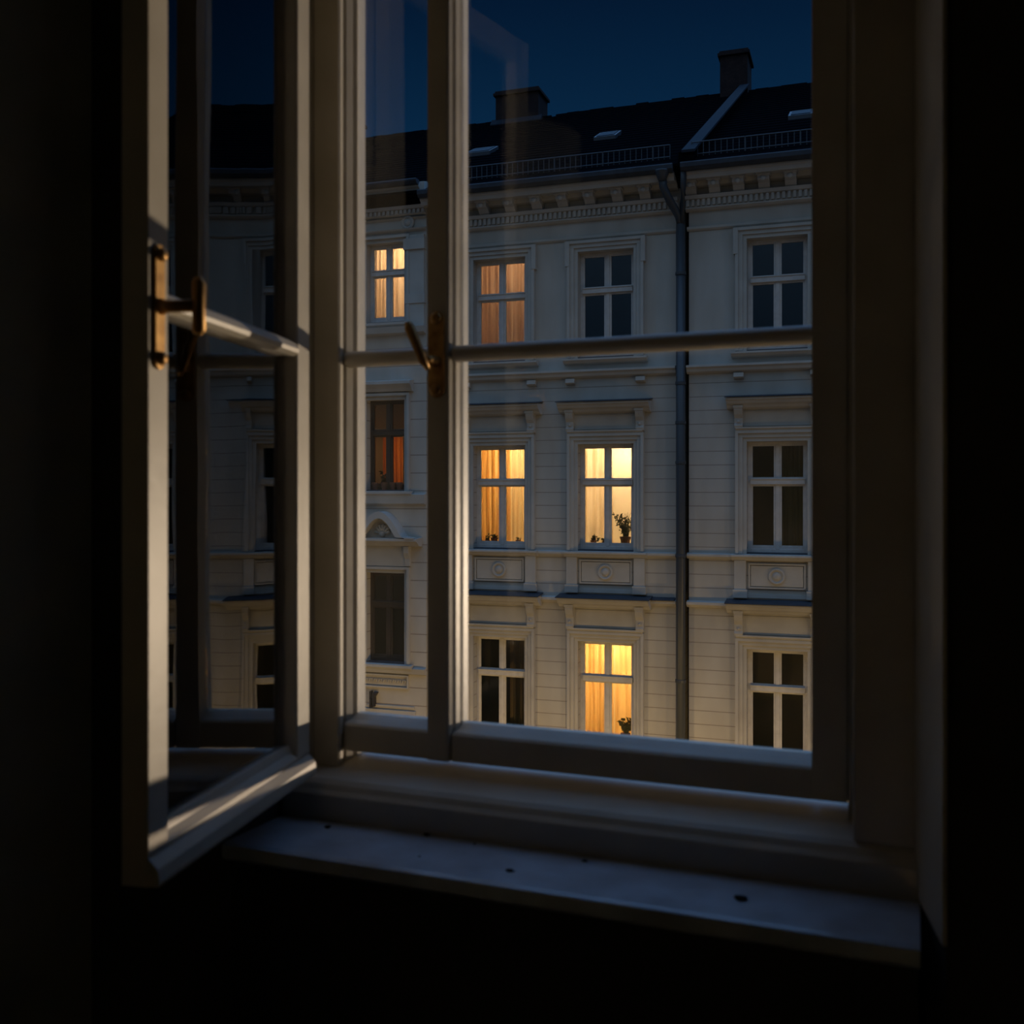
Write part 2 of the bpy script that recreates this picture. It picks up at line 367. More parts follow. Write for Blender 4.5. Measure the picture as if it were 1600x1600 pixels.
for z_ in (.064, -.064):
    MB().lathe(None, [(.008,0),(.0085,.004),(.005,.007),(.001,.0075)], 16, Matrix.Translation((0,-.005,z_)) @ Matrix.Rotation(PI/2,4,'X')).build('screw', M['brass'], sh, smooth=True)
MB().tube([(0,-.004,0),(0,-.016,0),(0,-.05,0)], [.011,.0075,.008], 14).build('spindle', M['brass'], sh, smooth=True)
MB().tube([(0,-.054,-.036),(0,-.056,-.030),(0,-.056,0),(0,-.056,.026),(0,-.054,.034)], [.005,.0085,.0075,.0085,.005], 14).build('lever', M['brass'], sh, smooth=True)

# ---- crumbs of dirt on the sill
def near(px, py, z_rel):
    d = Fw + Rw*((px-800)/FPX); t = z_rel*FPX/(771-py); return d*t
def crumb(px, py, r, label):
    p = near(px, py, -.552); m_ = MB(); rnd = random.Random(px)
    bmesh.ops.create_icosphere(m_.bm, subdivisions=2, radius=r)
    for v in m_.bm.verts: v.co *= rnd.uniform(.7,1.25); v.co.z *= .5; v.co.x *= 1.3
    o = m_.build('dirt_crumb', M['dirt'], smooth=True); o.location = (p.x, p.y, EYE-.5528+r*.28)
    tag(o, label, 'dirt', 'crumbs of dirt on the sill')
crumb(512, 1292, .0045, 'dark crumb furthest left on the sill, nearest the open casement')
crumb(667, 1304, .0042, 'dark crumb near the back of the sill below the mullion')
crumb(797, 1361, .0052, 'round black crumb near the front edge of the sill')
crumb(742, 1318, .0022, 'tiny brown speck on the sill between two larger crumbs')
crumb(655, 1338, .0022, 'tiny speck in the pale patch of the sill')
crumb(840, 1312, .0060, 'clump of dirt at the back of the sill, behind the middle')
crumb(914, 1345, .0036, 'small dark fleck on the sill right of the dirt clump')
crumb(1158, 1405, .0075, 'broad smudge of dirt toward the right end of the sill')

# ================================================================== THE HOUSES ACROSS THE STREET
def house(label, n=0.0):
    o = empty('apartment_building', (FO + EN*n), FA); o.location.z = 0
    return tag(o, label, 'building')

def holed_wall(parent, s0, s1, z0, z1, holes, material, depth=.24, name='wall'):
    ss = sorted({s0, s1, *[h[0] for h in holes], *[h[1] for h in holes]}); zz = sorted({z0, z1, *[h[2] for h in holes], *[h[3] for h in holes]})
    b = MB()
    for i in range(len(ss)-1):
        for j in range(len(zz)-1):
            a, c = (ss[i]+ss[i+1])/2, (zz[j]+zz[j+1])/2
            if any(h[0] < a < h[1] and h[2] < c < h[3] for h in holes): continue
            b.quad((ss[i],0,zz[j]),(ss[i+1],0,zz[j]),(ss[i+1],0,zz[j+1]),(ss[i],0,zz[j+1]))
    bmesh.ops.remove_doubles(b.bm, verts=b.bm.verts[:], dist=1e-4)
    for h in holes:
        a, c, e, g = h[:4]
        b.quad((a,0,e),(a,depth,e),(a,depth,g),(a,0,g)); b.quad((c,0,e),(c,0,g),(c,depth,g),(c,depth,e))
        b.quad((a,0,g),(a,depth,g),(c,depth,g),(c,0,g)); b.quad((a,0,e),(c,0,e),(c,depth,e),(a,depth,e))
    for s_ in (s0, s1): b.quad((s_,0,z0),(s_,9.9,z0),(s_,9.9,z1),(s_,0,z1))
    return b.build(name, material, parent, fix=False)

def ring(b, a, c, e, g, w_, y0, y1, wb=None, wt=None):
    """four bars round a rectangle, inside it"""
    wb = w_ if wb is None else wb; wt = w_ if wt is None else wt
    b.box(a, a+w_, y0, y1, e, g).box(c-w_, c, y0, y1, e, g)
    if wb > 0: b.box(a+w_, c-w_, y0, y1, e, e+wb)
    if wt > 0: b.box(a+w_, c-w_, y0, y1, g-wt, g)
    return b

def window(parent, a, c, e, g, fm, lit=None, depth=.24, room='inside', board=True, tr=.645):
    """casement window in an opening: frame, sashes in four lights, panes, the room behind and its lamp"""
    W = c-a; H = g-e; y = depth-.08
    f = ring(MB(), a, c, e, g, .055, y, y+.09, wb=.085, wt=.05)
    mid = (a+c)/2; zt = e + H*tr
    f.box(mid-.035, mid+.035, y-.005, y+.085, e+.08, g-.05)
    o = f.build('window', fm, parent, bevel=.006)
    MB().box(a+.05, c-.05, y-.045, y+.085, zt-.055, zt+.045).box(a+.05, c-.05, y-.06, y-.04, zt+.035, zt+.05).build('transom', fm, o, bevel=.004)
    for k, (p, q) in enumerate(((a+.05, mid-.033), (mid+.033, c-.05))):
        ring(MB(), p, q, e+.08, zt-.05, .04, y+.01, y+.06, wb=.07).build('sash', fm, o, bevel=.004)
        ring(MB(), p, q, zt+.04, g-.045, .036, y+.01, y+.06).build('sash', fm, o, bevel=.004)
        MB().box(p+.03, q-.03, y+.034, y+.038, e+.12, zt-.08).build('pane', M['fglass'], o)
        MB().box(p+.03, q-.03, y+.034, y+.038, zt+.07, g-.07).build('pane', M['fglass'], o)
    MB().box(a-.0, c+.0, -.02, y+.01, e-.03, e+.022).build('outer_sill', M['zinc'], o, bevel=.004)
    if board: MB().box(a-.05, c+.05, y+.09, y+.34, e+.03, e+.075).build('window_board', M['fframe'], o)
    # room behind
    r0, r1, y0, y1, z0, z1 = mid-.98, mid+.98, depth+.01, depth+1.9, e-.75, g+.38
    b = MB()
    b.quad((r0,y0,z0),(r1,y0,z0),(r1,y1,z0),(r0,y1,z0)).quad((r0,y0,z1),(r0,y1,z1),(r1,y1,z1),(r1,y0,z1))
    b.quad((r0,y0,z0),(r0,y1,z0),(r0,y1,z1),(r0,y0,z1)).quad((r1,y0,z0),(r1,y0,z1),(r1,y1,z1),(r1,y1,z0)).quad((r0,y1,z0),(r1,y1,z0),(r1,y1,z1),(r0,y1,z1))
    for s_, t_, u_, v_ in ((r0,a,z0,z1),(c,r1,z0,z1),(a,c,z0,e),(a,c,g,z1)): b.quad((s_,y0,u_),(s_,y0,v_),(t_,y0,v_),(t_,y0,u_))
    b.build('room_interior', M[room], o, fix=False)
    if lit:
        power, col = lit[:2]; off = lit[2] if len(lit) > 2 else (0, 1.15, .25)
        lamp_light('room_light', 'POINT', (mid+off[0], depth+off[1], g+off[2]-.2), power, col, .12, o)
    return o

def curtain(parent_root, a, c, e, g, y, material, label, folds=9, amp=.03, gather=0.0):
    t = parent_root.matrix_basis
    W = c-a
    rnd = random.Random(int(a*1000)); ph = [rnd.uniform(0, 6) for _ in range(4)]
    def fn(u, v):
        gg = gather*math.sin(PI*min(1, max(0, 1-v)))
        x = a + W*u*(1-gg) if gather >= 0 else c - W*(1-u)*(1+gather*math.sin(PI*(1-v)))
        d = amp*(math.sin(u*folds*2*PI+ph[0]+.6*math.sin(v*2+ph[2])) + .45*math.sin(u*folds*3.3*PI+ph[1]+v))
        return (x, y+d, e+(g-e)*v)
    b = MB().grid(fn, folds*10, 6)
    o = b.build('curtain', material, smooth=True, fix=False)
    o.location = parent_root.location; o.rotation_euler = parent_root.rotation_euler
    tag(o, label, 'curtain'); return o

def arch(b, a, c, e, g, w_=.20, y=-.07):
    """moulded surround round an opening"""
    for (o_, i_, yy) in ((w_, w_-.055, y-.035), (w_-.05, .07, y), (.075, 0, y+.03)):
        b.box(a-o_, a-i_, yy, .01, e, g+i_).box(c+i_, c+o_, yy, .01, e, g+i_).box(a-o_, c+o_, yy, .01, g+i_, g+o_)
    return b

def hood(parent, a, c, g, top, ext=.34, rail=.02):
    """cornice on two consoles over an opening; top = height of its upper edge"""
    e_ = ext
    zc = top
    pr = [(0,zc),(-.34,zc-.02),(-.34,zc-.055),(-.30,zc-.075),(-.27,zc-.12),(-.20,zc-.15),(-.17,zc-.19),(-.09,zc-.215),(0,zc-.215)]
    b = MB(); b.prism(pr, a-e_, c+e_, 'x')
    o = b.build('hood', M['plaster'], parent, bevel=.004)
    MB().prism([(0,zc+.03),(0,zc+.045),(-.37,zc-.003),(-.37,zc-.018),(-.35,zc-.015)], a-e_-.02, c+e_+.02, 'x').build('cover_sheet', M['zinc'], o)
    fr = g+.215
    MB().box(a-.17, c+.17, -.05, .01, fr+.03, zc-.21).build('frieze', M['plaster'], o)
    ring(MB(), a-.06, c+.06, fr+.06, zc-.25, .018, -.062, -.04).build('frieze_moulding', M['plaster'], o)
    MB().prism([(0,fr-.03),(-.13,fr+.045),(-.13,fr+.02),(-.09,fr-.02)], a-.19, c+.19, 'x').build('lower_moulding', M['plaster'], o)
    for x in (a-.21, c+.06):
        h = zc-.15-fr-.02; q = fr+.02; k = MB()
        k.prism([(0,q),(-.12,q),(-.14,q+.05),(-.115,q+.10),(-.12,q+h*.45),(-.17,q+h*.6),(-.21,q+h*.8),(-.21,q+h),(0,q+h)], x, x+.15, 'x')
        k.box(x-.012, x+.162, -.225, 0, q+h-.05, q+h)
        for (dz, r_) in ((h*.78, .034), (h*.30, .026)):
            k.lathe(None, [(r_,0),(r_*1.1,.01),(r_*.5,.022),(.004,.024)], 10, Matrix.Translation((x+.075, -.11-.09*(dz/h), q+dz)) @ Matrix.Rotation(PI/2,4,'X'))
        k.build('console', M['plaster'], o, bevel=.004)
    return o

def apron(parent, a, c, e, down, roundel=True):
    """sill with pedestals and a framed panel below the window"""
    b = MB().prism([(0,e),(-.15,e-.015),(-.15,e-.05),(-.11,e-.08),(-.08,e-.115),(0,e-.125)], a-.27, c+.27, 'x')
    o = b.build('sill', M['plaster'], parent, bevel=.004)
    for x0, x1 in ((a-.22, a-.01), (c+.01, c+.22)):
        MB().box(x0, x1, -.075, 0, e-down+.14, e-.12).box(x0-.025, x1+.025, -.10, 0, e-down, e-down+.15).build('pedestal', M['plaster'], o, bevel=.005)
    pz0, pz1 = e-down+.17, e-.17
    ring(MB(), a+.03, c-.03, pz0, pz1, .03, -.035, 0).box(a+.075, c-.075, -.022, 0, pz0+.045, pz1-.045).box(a-.02, c+.02, -.03, 0, e-down, e-down+.07).build('panel', M['plaster'], o, bevel=.003)
    if roundel:
        k = MB(); cx = (a+c)/2; cz = (pz0+pz1)/2; mtx = Matrix.Translation((cx, -.02, cz)) @ Matrix.Rotation(PI/2,4,'X')
        k.lathe(None, [(.15,0),(.15,.03),(.135,.045),(.115,.045),(.10,.025),(.085,.02),(.08,.02),(.07,.04),(.045,.055),(.015,.06),(.003,.055)], 24, mtx)
        k.build('roundel', M['plaster'], o, smooth=False)
    return o

def bracket(parent, x, zt, h, wd=.20, out=.34):
    q = zt
    k = MB().prism([(0,q),(-out,q),(-out,q-h*.18),(-out+.03,q-h*.25),(-out+.04,q-h*.5),(-out*.62,q-h*.62),(-out*.45,q-h*.85),(-.12,q-h),(0,q-h)], x-wd/2, x+wd/2, 'x')
    k.box(x-wd/2-.025, x+wd/2+.025, -out-.03, 0, q-.045, q)
    k.lathe(None, [(.045,0),(.05,.012),(.02,.03),(.004,.032)], 10, Matrix.Translation((x, -out+.03, q-h*.40)) @ Matrix.Rotation(PI/2,4,'X'))
    k.build('bracket', M['plaster'], parent, bevel=.005)

def cornice(parent, s0, s1, zg0, zg1, zf, zb, zd0, zd1, zbase, bpos, bh=.245, pr_=.55, end=None):
    """eaves: gutter (zg0..zg1), corona down to zf, brackets from zb, dentils zd0..zd1, base band"""
    g = MB()
    prof = [(-pr_-.13, zg1), (-pr_-.14, zg1-.02), (-pr_-.13, zg0+.05), (-pr_-.07, zg0), (-pr_+.0, zg0+.0), (-pr_+.03, zg0+.04), (-pr_+.03, zg1)]
    g.prism(prof, s0, s1, 'x'); o = g.build('gutter', M['zinc'], parent)
    b = MB().prism([(0,zg0+.04),(-pr_,zg0+.04),(-pr_,zg0-.03),(-pr_+.04,zg0-.05),(-pr_+.07,zf),(-pr_+.12,zf),(-pr_+.14,zf+.03),(-.2,zf+.03),(-.17,zb-.06),(0,zb-.08)], s0, s1, 'x')
    b.build('cornice', M['plaster'], parent, bevel=.004)
    for x in bpos: bracket(parent, x, zf+.03, bh, out=pr_-.17)
    d = MB().prism([(0,zd1+.07),(-.17,zd1+.07),(-.14,zd1+.01),(-.075,zd1),(-.075,zd0),(-.10,zd0-.01),(-.10,zbase+.03),(-.06,zbase),(0,zbase-.01)], s0, s1, 'x')
    n = int((s1-s0)/.095)
    for i in range(n): x = s0 + (i+.25)*(s1-s0)/n; d.box(x, x+.052, -.125, -.07, zd0+.005, zd1)
    d.build('dentil_band', M['plaster'], parent)

ROOFPITCH = .64
def roof(parent, s0, s1, z0, run=9.0, y0=-.62, rise=None):
    if rise is None: rise = Z(946, 172, run)-z0
    b = MB().prism([(y0,z0-.02),(y0,z0+.02),(run,z0+rise),(run*2+.6,z0),(run*2+.6,z0-.1),(0,z0-.25)], s0, s1, 'x')
    o = b.build('roof', M['slate'], parent)
    k = MB(); n = int((s1-s0)/.33)
    rnd = random.Random(3)
    for i in range(n):                       # ridge tiles, each a little off line
        x = s0+i*.33
        if x+.33 > s1: break
        h = rnd.uniform(-.015,.03)
        k.prism([(run-.16,z0+rise-.09+h),(run-.10,z0+rise+.02+h),(run,z0+rise+.06+h),(run+.10,z0+rise+.02+h),(run+.16,z0+rise-.09+h)], x, x+.325, 'x')
    k.build('ridge_tiles', M['slate'], o)
    k = MB()
    q = rise/(run-y0); zz = lambda y: z0+(y-y0)*q
    for j in range(1, 28):                   # courses of slate lapping each other
        y = y0+j*(run-y0)/28
        k.prism([(y,zz(y)-.01),(y,zz(y)+.028),(y+.33,zz(y+.33)+.004),(y+.33,zz(y+.33)-.01)], s0, s1, 'x')
    k.build('slate_courses', M['slate'], o)
    return o, zz

def guard(parent, s0, s1, y, z):
    b = MB().tube([(s0,y,z+.02),(s1,y,z+.02)], .012, 6).tube([(s0,y+.0,z+.24),(s1,y+.0,z+.24)], .013, 6)
    o = b.build('snow_guard', M['rail'], parent)
    n = round((s1-s0)/.105)
    for i in range(n+1):
        x = s0+i*(s1-s0)/n
        MB().tube([(x,y,z-.02),(x,y,z+.25)], .009 if i % 9 else .016, 5).build('bar', M['rail'], o)
    return o

def chimney(parent, s0, s1, y0, y1, z0, z1):
    b = MB().box(s0, s1, y0, y1, z0, z1-.10)
    o = b.build('chimney', M['brick'], parent)
    MB().box(s0-.06, s1+.06, y0-.06, y1+.06, z1-.14, z1-.06).box(s0-.02, s1+.02, y0-.02, y1+.02, z1-.06, z1).build('chimney_cap', M['brick'], o, bevel=.01)
    return o

# ---- shared heights of the two right-hand houses (they share their storeys)
TOPZ = [Z(946,391), Z(946,693.5), Z(946,1003)]
HH = Z(946,693.5)-Z(946,861)
WW = S(990)-S(903)
sA, sB, sC = S(780.5), S(946.5), S(1214)
sPipe = S(1065.5)
zg1, zg0 = Z(900,271,-.65), Z(900,283,-.65)
zf = Z(900,296.5,-.5); zbk = Z(900,300,-.3); zd1 = Z(900,329,-.12); zd0 = Z(900,339,-.12); zbase = Z(900,345,-.1)
zstr = Z(900,371)
print('heights', TOPZ, HH, WW, sA, sB, sC, sPipe, zg0, zg1, zf, zd1, zd0, zstr)
eaves = zg1

wallmat = plaster_wall('scored_stucco', PL, Z(946,598), .252, 0)

def openings(cols, tops=TOPZ, H=HH, W=WW):
    return {(i,j): (x-W/2, x+W/2, t-H, t) for i, x in enumerate(cols) for j, t in enumerate(tops)}

def bays(b, ops, spec):
    """spec[(col,row)] = dict(lit=..., room=...)"""
    wins = {}
    for (i, j), (a, c, e, g) in ops.items():
        k = spec.get((i,j), {})
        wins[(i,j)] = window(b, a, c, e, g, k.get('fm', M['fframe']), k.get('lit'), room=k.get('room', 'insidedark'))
        s_ = MB(); arch(s_, a, c, e, g)
        if j == 0:
            s_.box(a-.235, a-.15, -.115, 0, g-.28, g+.20).box(c+.15, c+.235, -.115, 0, g-.28, g+.20)
        s_.build('window_surround', M['plaster'], b, bevel=.004)
        if j > 0:
            hood(b, a, c, g, g+(.80 if j == 1 else .86))
            apron(b, a, c, e, .80)
        else:
            o = MB().prism([(0,e),(-.15,e-.015),(-.15,e-.05),(-.10,e-.09),(0,e-.13)], a-.27, c+.27, 'x').build('sill', M['plaster'], b, bevel=.004)
            for x in (a-.14, c+.14): MB().prism([(0,e-.39),(-.09,e-.39),(-.11,e-.47),(-.05,e-.50),(0,e-.50)], x-.09, x+.09, 'x').build('console', M['plaster'], o, bevel=.004)
    return wins

WARMW = (1.0, .66, .30); CREAM = (1.0, .74, .48); PEACH = (1.0, .62, .36)
# ---------------- middle house
NL = -.18
sLeftEnd = S(666,NL)+.02
mid = house('pale stucco house left of the downpipe, with lit windows and a wide brick chimney')
opsM = openings([sA, sB])
holed_wall(mid, sLeftEnd, sPipe+.03, GROUND, zg0+.05, list(opsM.values()), wallmat)
bays(mid, opsM, {(0,0): dict(lit=(16,PEACH), room='inside'), (0,1): dict(lit=(75,WARMW), room='inside'),
                 (1,1): dict(lit=(80,CREAM), room='inside'), (1,2): dict(lit=(95,WARMW), room='inside')})
bp = [S(x, -.3) for x in (711, 752.6, 794, 836, 876.5, 919, 962.5, 1006)]
cornice(mid, sLeftEnd, sPipe-.06, zg0, zg1, zf, zbk, zd0, zd1, zbase, bp)
def belts(b, s0, s1, low_cover=True):
    e = TOPZ[0]-HH
    MB().prism([(0,zstr+.02),(-.05,zstr),(-.05,zstr-.04),(-.02,zstr-.07),(0,zstr-.07)], s0, s1, 'x').build('string_course', M['plaster'], b)
    MB().prism([(0,e-.21),(-.16,e-.23),(-.16,e-.27),(-.12,e-.30),(-.10,e-.35),(-.04,e-.38),(0,e-.38)], s0, s1, 'x').build('string_course', M['plaster'], b, bevel=.003)
    e = TOPZ[1]-HH
    MB().prism([(0,e-.00),(-.09,e-.02),(-.09,e-.06),(-.05,e-.10),(0,e-.11)], s0, s1, 'x').build('string_course', M['plaster'], b, bevel=.003)
    e = TOPZ[2]+.86
    MB().prism([(0,e-.01),(-.12,e-.03),(-.12,e-.08),(-.05,e-.13),(0,e-.14)], s0, s1, 'x').build('string_course', M['plaster'], b, bevel=.003)
belts(mid, sLeftEnd, sPipe-.10)
MB().prism([(0,TOPZ[2]+.89),(-.15,TOPZ[2]+.85),(-.15,TOPZ[2]+.835),(0,TOPZ[2]+.86)], sB+WW/2+.34, sPipe-.12, 'x').build('cover_sheet', M['zinc'], mid)
rf, zz = roof(mid, sLeftEnd, sPipe+.08, eaves-.02)
guard(mid, S(720,-.2), S(1046,-.2), -.15, zz(-.15)+.05)
ch = chimney(mid, S(774.5,8.7), S(841,8.7), 8.7, 9.6, eaves+3.6, Z(800,140,8.7))
MB().prism([(8.55,zz(8.55)-.02),(8.55,zz(8.55)+.04),(8.72,zz(8.7)+.16),(8.72,zz(8.7)-.02)], S(774.5,8.7)-.12, S(841,8.7)+.12, 'x').build('flashing', M['flash'], ch)
def skylight(parent, px, py, wd=.62):
    # where the roof plane stands in that direction
    y = 1.0
    for _ in range(30):
        s_, z_ = fs(px, py, y); y += (z_-zz(y))*.5
    o = MB().prism([(y-.30,zz(y-.30)+.10),(y-.30,zz(y-.30)),(y+.30,zz(y+.30)),(y+.30,zz(y+.30)+.10)], s_-wd/2, s_+wd/2, 'x').build('skylight', M['iron'], parent)
    MB().prism([(y-.25,zz(y-.25)+.115),(y-.25,zz(y-.25)+.09),(y+.25,zz(y+.25)+.09),(y+.25,zz(y+.25)+.115)], s_-wd/2+.05, s_+wd/2-.05, 'x').build('pane', M['skyglass'], o)
M['skyglass'] = mat('skylight_glass', (.012,.018,.024), .5, spec=.05)
skylight(mid, 752, 238); skylight(mid, 949, 213, .5)

# ---------------- right house
right = house('pale stucco house right of the downpipe, all its windows dark')
cols = [sC + i*2.62 for i in range(4)]
opsR = openings(cols, W=S(1262)-S(1167))
sEnd = cols[-1]+2.2
holed_wall(right, sPipe+.13, sEnd, GROUND, zg0+.05, list(opsR.values()), wallmat)  # wall starts short: open slot put in for the dark shadow beside the pipe
bays(right, opsR, {})
bp = [S(x, -.3) for x in (1078, 1115, 1153, 1193, 1235)]; bp += [bp[-1]+.53*(i+1) for i in range(15)]
cornice(right, sPipe+.08, sEnd, zg0, zg1, zf, zbk, zd0, zd1, zbase, bp)
belts(right, sPipe+.10, sEnd)
rf, zz = roof(right, sPipe+.14, sEnd, eaves-.02)
guard(right, S(1080,-.2), S(1300,-.2), -.15, zz(-.15)+.05)
chimney(right, S(1125,8.6), S(1168,8.6), 8.6, 9.6, eaves+3.4, Z(1150,77,8.6))
skylight(right, 1252, 180, .5)
# party wall upstand between the two roofs, capped with lead
pr = [(-.62, zz(-.62)), (-.62, zz(-.62)+.22), (8.55, zz(8.55)+.24), (8.55, zz(8.55))]
MB().prism(pr, sPipe+.04, sPipe+.30, 'x').build('party_wall', M['slate'], right)
MB().prism([(-.66, zz(-.66)+.21), (-.66, zz(-.66)+.26), (8.57, zz(8.55)+.29), (8.57, zz(8.55)+.24)], sPipe+.10, sPipe+.34, 'x').build('lead_capping', M['flash'], right, bevel=.004)

# ---------------- left house
left = house('pale house at the far left past the mullion, with a bright peach window', NL)
sL0, sL1 = S(-500,NL), S(666,NL)
Wl = S(632,NL)-S(573,NL); lc = S(602.5,NL)
tl = [Z(602,380,NL), Z(602,625,NL), Z(602,895,NL)]; bl = [Z(602,505,NL), Z(602,767,NL), Z(602,1036,NL)]
opsL = {}
for i, x in enumerate((lc, lc-1.9, lc-3.8)):
    for j in range(3): opsL[(i,j)] = (x-Wl/2, x+Wl/2, bl[j], tl[j])
wml = plaster_wall('scored_stucco_left', (.55,.52,.47), Z(600,540), .36, .1)
lz = lambda py, n=0: Z(602, py, NL+n)
holed_wall(left, sL0, sL1, GROUND, lz(290), list(opsL.values()), wml)
for (i,j), (a,c,e,g) in opsL.items():
    kw = dict(lit=(70,PEACH), room='inside') if (i,j) == (0,0) else (dict(lit=(16,(1,.42,.12),(-.1,1.2,-.9))) if (i,j) == (0,1) else {})
    window(left, a, c, e, g, M['fframe'] if j == 0 else M['darkframe'], kw.get('lit'), room=kw.get('room','insidedark'))
    s_ = MB(); arch(s_, a, c, e, g, .13, -.05); s_.build('window_surround', M['plaster'], left, bevel=.003)
    MB().prism([(0,e),(-.15,e-.01),(-.15,e-.06),(-.08,e-.13),(0,e-.14)], a-.2, c+.2, 'x').build('sill', M['plaster'], left, bevel=.003)
    if j == 1:
        MB().prism([(0,g+.40),(-.20,g+.36),(-.20,g+.30),(-.12,g+.22),(-.08,g+.16),(0,g+.15)], a-.20, c+.20, 'x').build('hood', M['plaster'], left, bevel=.004)
    if j == 2:
        # swan-necked pediment with a shell on a moulded base
        m_ = (a+c)/2; zb_ = g+.60; hw = (c-a)/2+.34; pts = []
        for t in range(25):
            u = -1+2*t/24; r_ = abs(u)
            hgt = .46*math.cos(min(r_,.62)/.62*PI/2)**.8 if r_ < .62 else 0
            pts.append((m_+u*hw, zb_+.16+hgt+.03*math.cos(u*PI)))
        pts = [(m_-hw, zb_+.1)] + pts + [(m_+hw, zb_+.1)]
        inner = [(m_+(x-m_)*.74, zb_+.12+(z_-zb_-.12)*.74) for x, z_ in pts]
        rim = MB()
        for q in range(len(pts)-1): rim.prism([pts[q], pts[q+1], inner[q+1], inner[q]], -.34, 0, 'y')
        bmesh.ops.remove_doubles(rim.bm, verts=rim.bm.verts[:], dist=1e-4)
        o = rim.build('pediment', M['plaster'], left)
        MB().prism([(0,zb_+.13),(-.32,zb_+.11),(-.32,zb_+.06),(-.24,zb_+.02),(-.16,zb_-.04),(0,zb_-.06)], m_-hw-.05, m_+hw+.05, 'x').build('base_moulding', M['plaster'], o, bevel=.004)
        MB().prism(inner, -.12, 0, 'y').build('tympanum', M['plaster'], o)
        k = MB()
        for q in range(7):
            a_ = PI*(q+.5)/7; k.tube([(m_, -.15, zb_+.20), (m_+.17*math.cos(a_), -.15, zb_+.20+.19*math.sin(a_))], [.014,.036], 8)
        k.lathe(None, [(.06,0),(.06,.03),(.02,.05),(.004,.05)], 14, Matrix.Translation((m_,-.15,zb_+.20)) @ Matrix.Rotation(PI/2,4,'X'))
        k.build('shell_ornament', M['plaster'], o, smooth=True)
        MB().box(a-.12, c+.12, -.06, 0, g+.14, zb_-.05).build('frieze', M['plaster'], o, bevel=.004)
        for x in (a-.14, c+.04): MB().prism([(0,g+.15),(-.08,g+.15),(-.09,g+.3),(-.16,g+.42),(-.16,zb_-.05),(0,zb_-.05)], x, x+.11, 'x').build('console', M['plaster'], o, bevel=.004)
# pilaster, bands, rosette
MB().box(sL1-.42, sL1-.02, -.07, 0, bl[0]-.1, lz(372)).box(sL1-.46, sL1, -.11, 0, lz(395), lz(378)).box(sL1-.44, sL1-.0, -.09, 0, lz(478), lz(463)).build('pilaster', M['plaster'], left, bevel=.004)
for (y0_, y1_, d_) in ((366,360,.10), (525,512,.16), (347,343,.08), (789,771,.12), (1052,1040,.10)):
    MB().prism([(0,lz(y1_)),(-d_,lz(y1_)-.02),(-d_*.8,lz(y0_)+.03),(0,lz(y0_))], sL0, sL1, 'x').build('string_course', M['plaster'], left, bevel=.003)
MB().lathe(None, [(.13,0),(.14,.03),(.11,.05),(.08,.03),(.06,.05),(.02,.07),(.004,.07)], 18, Matrix.Translation((S(638,NL), -.01, lz(352))) @ Matrix.Rotation(PI/2,4,'X')).build('rosette', M['plaster'], left)
o = ring(MB(), lc-Wl/2-.1, lc+Wl/2+.1, lz(1074), lz(1053), .03, -.05, 0)
for q in range(9):
    x = lc-Wl/2+q*Wl/8; zq = lz(1063.5)
    o.tube([(x-.05,-.02,zq-.03),(x-.02,-.03,zq+.035),(x+.03,-.03,zq+.03),(x+.02,-.02,zq-.02)], .014, 6)
o.build('relief_panel', M['plaster'], left)
o = MB().box(S(571,NL), S(650,NL), -.05, 0, lz(1113), lz(1108)).box(S(574,NL), S(648,NL), -.03, 0, lz(1104), lz(1101)).build('plinth_moulding', M['plaster'], left)
MB().box(S(581,NL), S(583,NL), -.12, 0, lz(1106), lz(1080)).prism([(S(585,NL),lz(1082)),(S(592,NL),lz(1082)),(S(588,NL),lz(1089)),(S(588,NL),lz(1104)),(S(586,NL),lz(1104))], -.12, 0, 'y').build('wall_anchor', M['iron'], left)
# eaves of the left house
e1, e0 = lz(284,-.5), lz(292,-.5)
cornice(left, sL0, sL1+.02, e0, e1, lz(303,-.35), lz(306,-.3), lz(337,-.1), lz(331,-.1), lz(341), [S(x, NL-.25) for x in (469, 507, 549, 591, 629, 654)], bh=.26, pr_=.42)
MB().box(sL1-.01, sL1+.12, -.36, .3, lz(303,-.35), e1-.02).build('cornice_return', M['plaster'], left, bevel=.01)
rl, zzl = roof(left, sL0, sL1+.01, eaves-.02, run=9.18, y0=-.44, rise=Z(946,172,9.0)-eaves+.02)
chimney(left, S(556,3), S(574,3), 2.0, 3.0, e1+1.0, Z(575,196,3))

# ---------------- gutter outlet and downpipe
dp = tag(empty('downpipe', FO + ES*sPipe, FA), 'dark downpipe running down the joint between the two pale houses', 'downpipe')
dp.location.z = 0
MB().tube([(0,-.14,zbase-.25),(0,-.14,1.5),(0,-.14,GROUND)], .085, 14).build('pipe', M['pipe'], dp, smooth=True)
MB().tube([(-.26,-.56,zg0+.04),(-.25,-.54,zg0-.22),(-.16,-.38,zd1-.05),(-.03,-.18,zbase-.10),(0,-.14,zbase-.30)], .075, 14).build('offset_bend', M['pipe'], dp, smooth=True)
MB().lathe(None, [(.07,-.14),(.10,-.05),(.14,.02),(.15,.05)], 14, Matrix.Translation((-.26,-.58,zg0+.0))).build('outlet', M['pipe'], dp, smooth=True)
MB().tube([(.12,-.56,zg0+.06),(.11,-.5,zg0-.25),(.06,-.3,zd0),(.03,-.14,zbase-.30)], .055, 12).build('overflow_bend', M['pipe'], dp, smooth=True)
